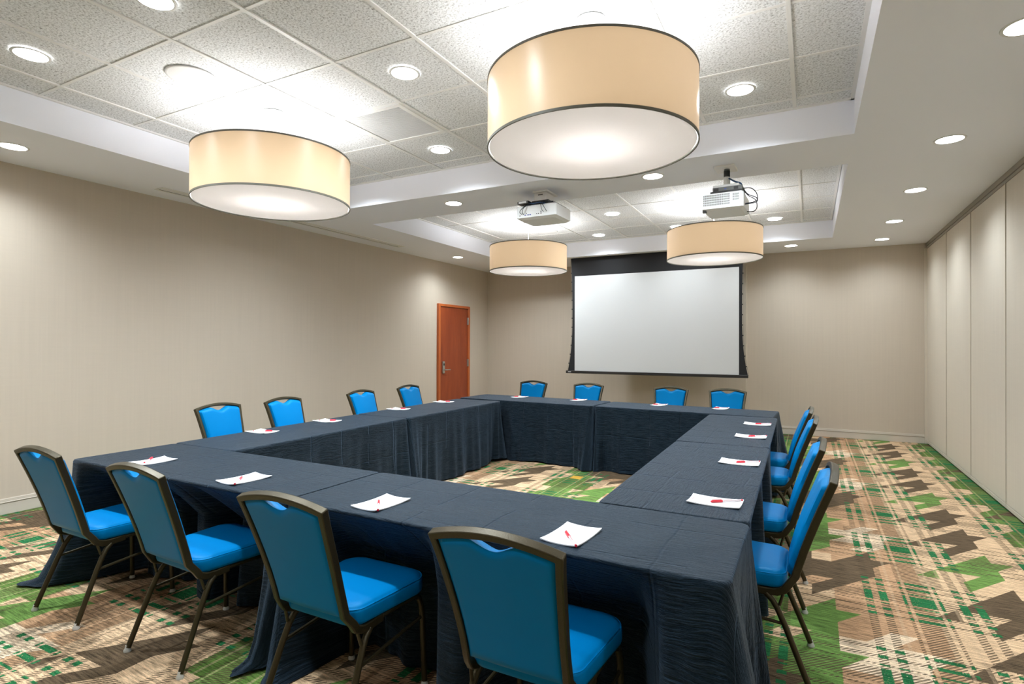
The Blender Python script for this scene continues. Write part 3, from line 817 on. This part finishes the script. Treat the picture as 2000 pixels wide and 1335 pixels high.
# ------------------------------------------------------------------ tablecloths
def smoothbox(x, c, h, s): 
    d_ = abs(x-c)-h
    return 1.0 if d_ <= 0 else (0.0 if d_ >= s else 0.5+0.5*cos(pi*d_/s))
def cloth(cx, cy, L, W, rot, label, push=(), cones=(), clamp=None, seed=1, ripple=0.016, hem=0.012, toe=0.0):
    """rectangular cloth over a table L x W (L along local x); push/cones act on world coordinates"""
    rnd = random.Random(seed)
    r = 0.035; hx, hy = L/2, W/2
    per = []                                            # (x, y, nx, ny, u-normalised)
    def seg(x0, y0, x1, y1, nx, ny, n):
        for i in range(n): s = i/n; per.append((x0+(x1-x0)*s, y0+(y1-y0)*s, nx, ny))
    def arc(cx_, cy_, a0, n=9):
        for i in range(n): a = a0+(pi/2)*i/n; per.append((cx_+r*cos(a), cy_+r*sin(a), cos(a), sin(a)))
    nl, nw = int(L/0.016), int(W/0.016)
    seg(-hx+r, -hy, hx-r, -hy, 0, -1, nl); arc(hx-r, -hy+r, -pi/2)
    seg(hx, -hy+r, hx, hy-r, 1, 0, nw); arc(hx-r, hy-r, 0)
    seg(hx-r, hy, -hx+r, hy, 0, 1, nl); arc(-hx+r, hy-r, pi/2)
    seg(-hx, hy-r, -hx, -hy+r, -1, 0, nw); arc(-hx+r, -hy+r, pi)
    n = len(per); ca, sa = cos(rot), sin(rot)
    # cumulative length for ripples
    cum = [0.0]
    for i in range(1, n): cum.append(cum[-1]+sqrt((per[i][0]-per[i-1][0])**2+(per[i][1]-per[i-1][1])**2)+ (0.012 if per[i][2]*per[i][3] != 0 else 0))
    tot = cum[-1]+0.016
    ph = [rnd.uniform(0, 2*pi) for _ in range(8)]; fr = [5, 9, 14, 21, 31, 44]
    am = [1.0, 0.9, 0.8, 0.55, 0.35, 0.25]
    m = MB(); uv = []; rows = []
    T = TABLE_Z
    VS = [0.0, 0.006, 0.018, 0.035, 0.06, 0.09, 0.125, 0.165, 0.21, 0.26, 0.31, 0.36, 0.41, 0.46, 0.51, 0.56, 0.61, 0.66, 0.71, 0.76, 0.81, 0.86, 0.91, 0.95, 0.98, 1.0]
    # top: inner rings
    def world(x, y): return cx+x*ca-y*sa, cy+x*sa+y*ca
    corner = [(hx, -hy), (hx, hy), (-hx, hy), (-hx, -hy)]
    for ins in (0.05, 0.012):
        row = []
        for x, y, nx, ny in per:
            fx_ = (hx-ins)/hx; fy_ = (hy-ins)/hy
            wx, wy = world(x*fx_, y*fy_); row.append((wx, wy, T)); uv.append((x*fx_, y*fy_))
        rows.append(row)
    for v in VS:
        row = []
        edge = min(1.0, v/0.02)
        for i, (x, y, nx, ny) in enumerate(per):
            sN = cum[i]/tot*2*pi
            rp = sum(a*sin(f*sN+p) for a, f, p in zip(am, fr, ph))*ripple*(v**1.2)
            drop = v*(T-hem)
            rr = 0.010
            if v <= 0.018: off = rr*sin(min(1, v/0.018)*pi/2); z = T - rr*(1-cos(min(1, v/0.018)*pi/2))
            else: off = rr; z = T - rr - (v-0.018)/(1-0.018)*(T-rr-hem)
            off += 0.02*v + rp
            wx, wy = world(x + nx*off, y + ny*off)
            wnx, wny = nx*ca-ny*sa, nx*sa+ny*ca
            bx_, by_ = world(x, y)
            # chairs push the skirt inwards
            for (axis, c0, h0, s0, depth, side) in push:
                if axis == 'x' and wny*side > 0.5:
                    k_ = smoothbox(bx_, c0, h0, s0); vv = min(1, max(0, (v-0.02)/0.34)); wy -= side*depth*k_*(vv**0.9)
                if axis == 'y' and wnx*side > 0.5:
                    k_ = smoothbox(by_, c0, h0, s0); vv = min(1, max(0, (v-0.02)/0.34)); wx -= side*depth*k_*(vv**0.9)
            for (ci, dx_, dy_, amp, wid, pw) in cones:
                px_, py_ = corner[ci]
                # perimeter distance along the skirt from the corner
                dd = abs(x-px_)+abs(y-py_)
                if dd < wid*3.2:
                    g_ = exp(-(dd/wid)**2)
                    wx += dx_*amp*g_*(v**pw); wy += dy_*amp*g_*(v**pw)
                    # the fabric beside the ridge tucks in
                    tk = exp(-((dd-wid*2.0)/(wid*0.7))**2)*0.045*v
                    wx -= wnx*tk; wy -= wny*tk
                    fo = sin(dd*2*pi/0.085+ph[2])*0.016*exp(-(dd/0.30)**2)*v**1.1*min(1.0, dd/0.03)*min(1.0, amp/0.1)
                    wx += wnx*fo; wy += wny*fo
                    if toe and v > 0.88 and amp > 0.1:       # surplus fabric lying out on the carpet
                        tq = (v-0.88)/0.12; g2 = exp(-(dd/(wid*1.3))**2)
                        wx += dx_*toe*g2*tq; wy += dy_*toe*g2*tq
                        z = z*(1-g2) + g2*(0.006 + 0.05*(1-tq)**2)
            if clamp:
                if clamp[0] is not None: wx = max(wx, clamp[0])
                if clamp[1] is not None: wx = min(wx, clamp[1])
                if clamp[2] is not None: wy = max(wy, clamp[2])
                if clamp[3] is not None: wy = min(wy, clamp[3])
            # slightly uneven hem
            if v > 0.5: z += (0.012*sin(3*sN+ph[0])+0.008*sin(7*sN+ph[1]))*(v-0.5)*2*0.6
            z = max(z, 0.004)
            row.append((wx, wy, z)); uv.append((x+nx*drop, y+ny*drop))
        rows.append(row)
    vs = [p for rw in rows for p in rw]; fs = []
    for j in range(len(rows)-1):
        for i in range(n): fs.append((j*n+i, (j+1)*n+i, (j+1)*n+(i+1) % n, j*n+(i+1) % n))
    m.v = vs; m.f = fs; m.uv = uv
    m.f.append(tuple(range(n)))
    o = m.build('tablecloth', 'cloth', smooth=True)
    tag(o, label, 'tablecloth', 'dark navy tablecloths')
    return o

pF = lambda c, h=0.27, dep=0.27: ('x', c, h, 0.16, dep, -1)
cloth(-3.026, 2.0875, 1.868, 0.625, 0, 'dark navy crinkled tablecloth on the front table, left half, near the left wall',
      push=[pF(-3.483, 0.24, 0.30), pF(-3.05, 0.14, 0.24), pF(-2.61, 0.25, 0.30)],
      cones=[(3, -0.75, -0.75, 0.13, 0.11, 3.0), (0, -0.45, -0.9, 0.13, 0.12, 1.3), (2, -0.6, 0.3, 0.10, 0.1, 1.2)], clamp=(None, -2.094, None, 2.405), seed=3, toe=0.085)
cloth(-1.150, 2.0875, 1.868, 0.625, 0, 'dark navy crinkled tablecloth on the front table, right half, nearest the camera',
      push=[pF(-1.65, 0.235, 0.28), pF(-0.79, 0.235, 0.28), pF(-1.22, 0.10, 0.03)],
      cones=[(3, 0.45, -0.9, 0.13, 0.12, 1.6), (0, 0.75, -0.55, 0.17, 0.16, 1.1), (1, 0.8, 0.1, 0.10, 0.12, 1.1)], clamp=(-2.086, None, None, 2.408), seed=11, toe=0.07)
pL = lambda c, dd_=0.15: ('y', c, 0.24, 0.15, dd_, -1)
cloth(-3.690, 3.345, 1.855, 0.625, radians(90+1.5), 'dark navy tablecloth on the left row, nearer table', push=[pL(3.19), pL(3.865)],
      cones=[(0, 0.9, -0.1, 0.06, 0.08, 1.2), (1, -0.5, 0.0, 0.08, 0.1, 1.2)], clamp=(None, None, 2.412, 4.284), seed=5, hem=0.03)
cloth(-3.725, 5.215, 1.84, 0.635, radians(90+0.5), 'dark navy tablecloth on the left row, farther table beside the wooden door', push=[pL(4.92, 0.20), pL(5.85, 0.18)],
      cones=[(3, 0.9, 0.1, 0.07, 0.10, 1.2), (0, 0.9, -0.05, 0.07, 0.09, 1.2)], clamp=(None, None, 4.292, 6.20), seed=8, hem=0.025)
pR = lambda c, dep=0.31: ('y', c, 0.25, 0.14, dep, 1)
cloth(-0.543, 3.325, 1.815, 0.615, radians(90+1), 'dark navy tablecloth on the right row, nearer table with three fold creases', push=[pR(2.85, 0.34), pR(3.64, 0.35)],
      cones=[(1, 0.0, 0.0, 0.0, 0.1, 1)], clamp=(None, None, 2.414, 4.238), seed=9, hem=0.025)
cloth(-0.578, 5.137, 1.775, 0.615, radians(90+1), 'dark navy tablecloth on the right row, farther table before the far row', push=[pR(4.79, 0.33), pR(5.475, 0.43)],
      cones=[(3, 0.0, 0.0, 0.0, 0.1, 1)], clamp=(None, None, 4.246, 6.028), seed=13, hem=0.025)
pB = lambda c: ('x', c, 0.24, 0.15, 0.16, 1)
cloth(-3.155, 6.545, 1.87, 0.63, radians(-3), 'dark navy tablecloth on the far table, left half', push=[pB(-3.58), pB(-2.705)],
      cones=[(3, 0.25, -0.9, 0.12, 0.12, 1.3), (0, -0.2, -0.95, 0.14, 0.12, 1.5)], clamp=(None, -2.19, None, None), seed=17)
cloth(-1.245, 6.425, 1.86, 0.60, radians(-3.5), 'dark navy tablecloth on the far table, right half beside the fourth chair', push=[pB(-1.564), pB(-0.882)],
      cones=[(3, 0.1, -0.95, 0.10, 0.10, 1.5), (0, 0.9, -0.1, 0.16, 0.14, 1.1), (1, 0.9, 0.3, 0.12, 0.14, 1.1)], clamp=(-2.182, None, None, None), seed=19)

# ------------------------------------------------------------------ notepads and pens
def make_pad():
    t = empty('notepad', (0, 0, 0)); m = MB(); NX_, NY_ = 10, 14; w, h, th = 0.146, 0.222, 0.004
    def z(x, y):
        u, v = abs(x)/(w/2), abs(y)/(h/2); return 0.0062*(u*v)**2.4
    vs = []
    for k_ in (0, 1):
        for j in range(NY_+1):
            for i in range(NX_+1):
                x = -w/2+w*i/NX_; y = -h/2+h*j/NY_; vs.append((x, y, z(x, y)+(th if k_ else 0.0)))
    W_ = NX_+1; o2 = W_*(NY_+1); fs = []
    for j in range(NY_):
        for i in range(NX_):
            a = j*W_+i; fs += [(a, a+W_, a+W_+1, a+1), (o2+a, o2+a+1, o2+a+W_+1, o2+a+W_)]
    for i in range(NX_): fs += [(i, i+1, o2+i+1, o2+i)]; a = NY_*W_+i; fs += [(a, o2+a, o2+a+1, a+1)]
    for j in range(NY_): a = j*W_; fs += [(a, o2+a, o2+a+W_, a+W_)]; a = j*W_+NX_; fs += [(a, a+W_, o2+a+W_, o2+a)]
    m.add(vs, fs); m.build('pages', 'paper', t)
    MB().box(-0.022, 0.022, 0.094, 0.0965, th+0.0012, th+0.0016).build('header_print', 'redprint', t)
    return t
def make_pen():
    t = empty('pen', (0, 0, 0)); r = 0.0045
    # along +y: cap end at +y, plug end at -y
    MB().tube([(0, -0.074, r), (0, 0.035, r)], 0.0040, 10).build('barrel', 'penbody', t, smooth='auto')
    cp = MB().tube([(0, 0.018, r), (0, 0.0185, r), (0, 0.066, r), (0, 0.073, r)], [0.004, 0.0060, 0.0054, 0.003], 10); cp.box(-0.0015, 0.0015, 0.022, 0.066, r+0.005, r+0.0075)
    cp.build('cap', 'redcap', t, smooth='auto')
    MB().tube([(0, -0.0785, r), (0, -0.072, r)], 0.0046, 10).build('end_plug', 'redcap', t, smooth='auto')
    MB().box(-0.0018, 0.0018, -0.03, 0.012, r+0.0035, r+0.0043).build('barrel_print', 'redprint', t)
    return t
where = ['leftmost', 'second from left', 'third from left', 'rightmost']
deep = ['nearest', 'second from the front', 'third from the front', 'farthest']
ROWS = []
for i, (x, y, a) in enumerate([(-3.457, 1.955, -3), (-2.590, 1.930, -4), (-1.670, 1.926, -3), (-0.776, 1.940, -4)]):
    ROWS.append((x, y, a, 'on the front table, %s' % where[i], (-39, 0.0, 0.0)))
for i, (x, y, a) in enumerate([(-3.869, 3.042, 90), (-3.896, 3.752, 88), (-3.942, 4.812, 86), (-3.960, 5.689, 86)]):
    ROWS.append((x, y, a-180, 'on the left row of tables, %s' % deep[i], (25, 0, 0)))
for i, (x, y, a) in enumerate([(-3.441, 6.720, 175), (-2.598, 6.720, 178), (-1.564, 6.655, 176), (-0.876, 6.620, 176)]):
    ROWS.append((x, y, a, 'on the far table, %s' % where[i], (-60, 0, 0)))
for i, (x, y, a) in enumerate([(-0.375, 2.656, 88), (-0.373, 3.614, 89), (-0.403, 4.684, 90), (-0.414, 5.451, 90)]):
    ROWS.append((x, y, a, 'on the right row of tables, %s' % deep[i], (-34, 0, 0)))
pp, pn = make_pad(), make_pen()
PENS = {0: ((-3.53, 2.00), (-3.43, 1.90)), 1: ((-2.612, 1.933), (-2.519, 1.825)), 2: ((-1.695, 1.939), (-1.595, 1.818)), 3: ((-0.804, 1.946), (-0.712, 1.821))}
for i, (x, y, a, lab, pa) in enumerate(ROWS):
    o = pp if i == 0 else dup(pp)
    o.location = (x, y, TABLE_Z+0.0012); o.rotation_euler = (0, 0, radians(a))
    tag(o, 'white notepad with curled corners ' + lab, 'notepad', 'white notepads at each place')
    q = pn if i == 0 else dup(pn)
    if i in PENS:
        (ax, ay), (bx, by) = PENS[i]; px, py = (ax+bx)/2, (ay+by)/2; ang = atan2(ay-by, ax-bx)-pi/2
    elif i >= 12:
        px, py = x+0.045, y+0.01; ang = atan2(-0.10, -0.135)-pi/2
    elif i < 8: px, py = x+0.01, y+0.0; ang = radians(-60)
    else: px, py = x+0.0, y; ang = radians(120)
    q.location = (px, py, TABLE_Z+0.0012+0.0052); q.rotation_euler = (0, 0, ang)
    tag(q, 'red capped pen on notepad ' + lab, 'pen', 'red capped pens on the notepads')

# ------------------------------------------------------------------ camera
f, tt_, pit, rol = 1098.1, 0.4872, -0.005, -0.0031
R_ = Vector((cos(tt_), sin(tt_), 0)); F_ = Vector((-sin(tt_), cos(tt_), 0)); U_ = Vector((0, 0, 1))
F2 = F_*cos(pit) - U_*sin(pit); U2 = U_*cos(pit) + F_*sin(pit)
R3 = R_*cos(rol) - U2*sin(rol); U3 = R_*sin(rol) + U2*cos(rol)
cd = bpy.data.cameras.new('camera'); cam = bpy.data.objects.new('camera', cd); COL.objects.link(cam)
cd.sensor_fit = 'HORIZONTAL'; cd.sensor_width = 36.0; cd.lens = f/2000*36.0; cd.clip_start = 0.05
mat = Matrix(((R3.x, U3.x, -F2.x, 0), (R3.y, U3.y, -F2.y, 0), (R3.z, U3.z, -F2.z, 1.44), (0, 0, 0, 1)))
cam.matrix_world = mat
SC.camera = cam

w = bpy.data.worlds.new('world'); SC.world = w; w.use_nodes = True
w.node_tree.nodes['Background'].inputs[0].default_value = (0.8, 0.85, 0.9, 1)
w.node_tree.nodes['Background'].inputs[1].default_value = 0.0
vs_ = SC.view_settings
vs_.view_transform = 'Standard'; vs_.look = 'None'; vs_.gamma = 1.0; vs_.use_curve_mapping = False
vs_.exposure = 0.67
cy = SC.cycles
cy.max_bounces = 10; cy.diffuse_bounces = 6; cy.glossy_bounces = 3; cy.transmission_bounces = 4
cy.caustics_reflective = False; cy.caustics_refractive = False
cy.sample_clamp_indirect = 6.0
cy.use_denoising = True
try: cy.denoiser = 'OPENIMAGEDENOISE'
except Exception: pass
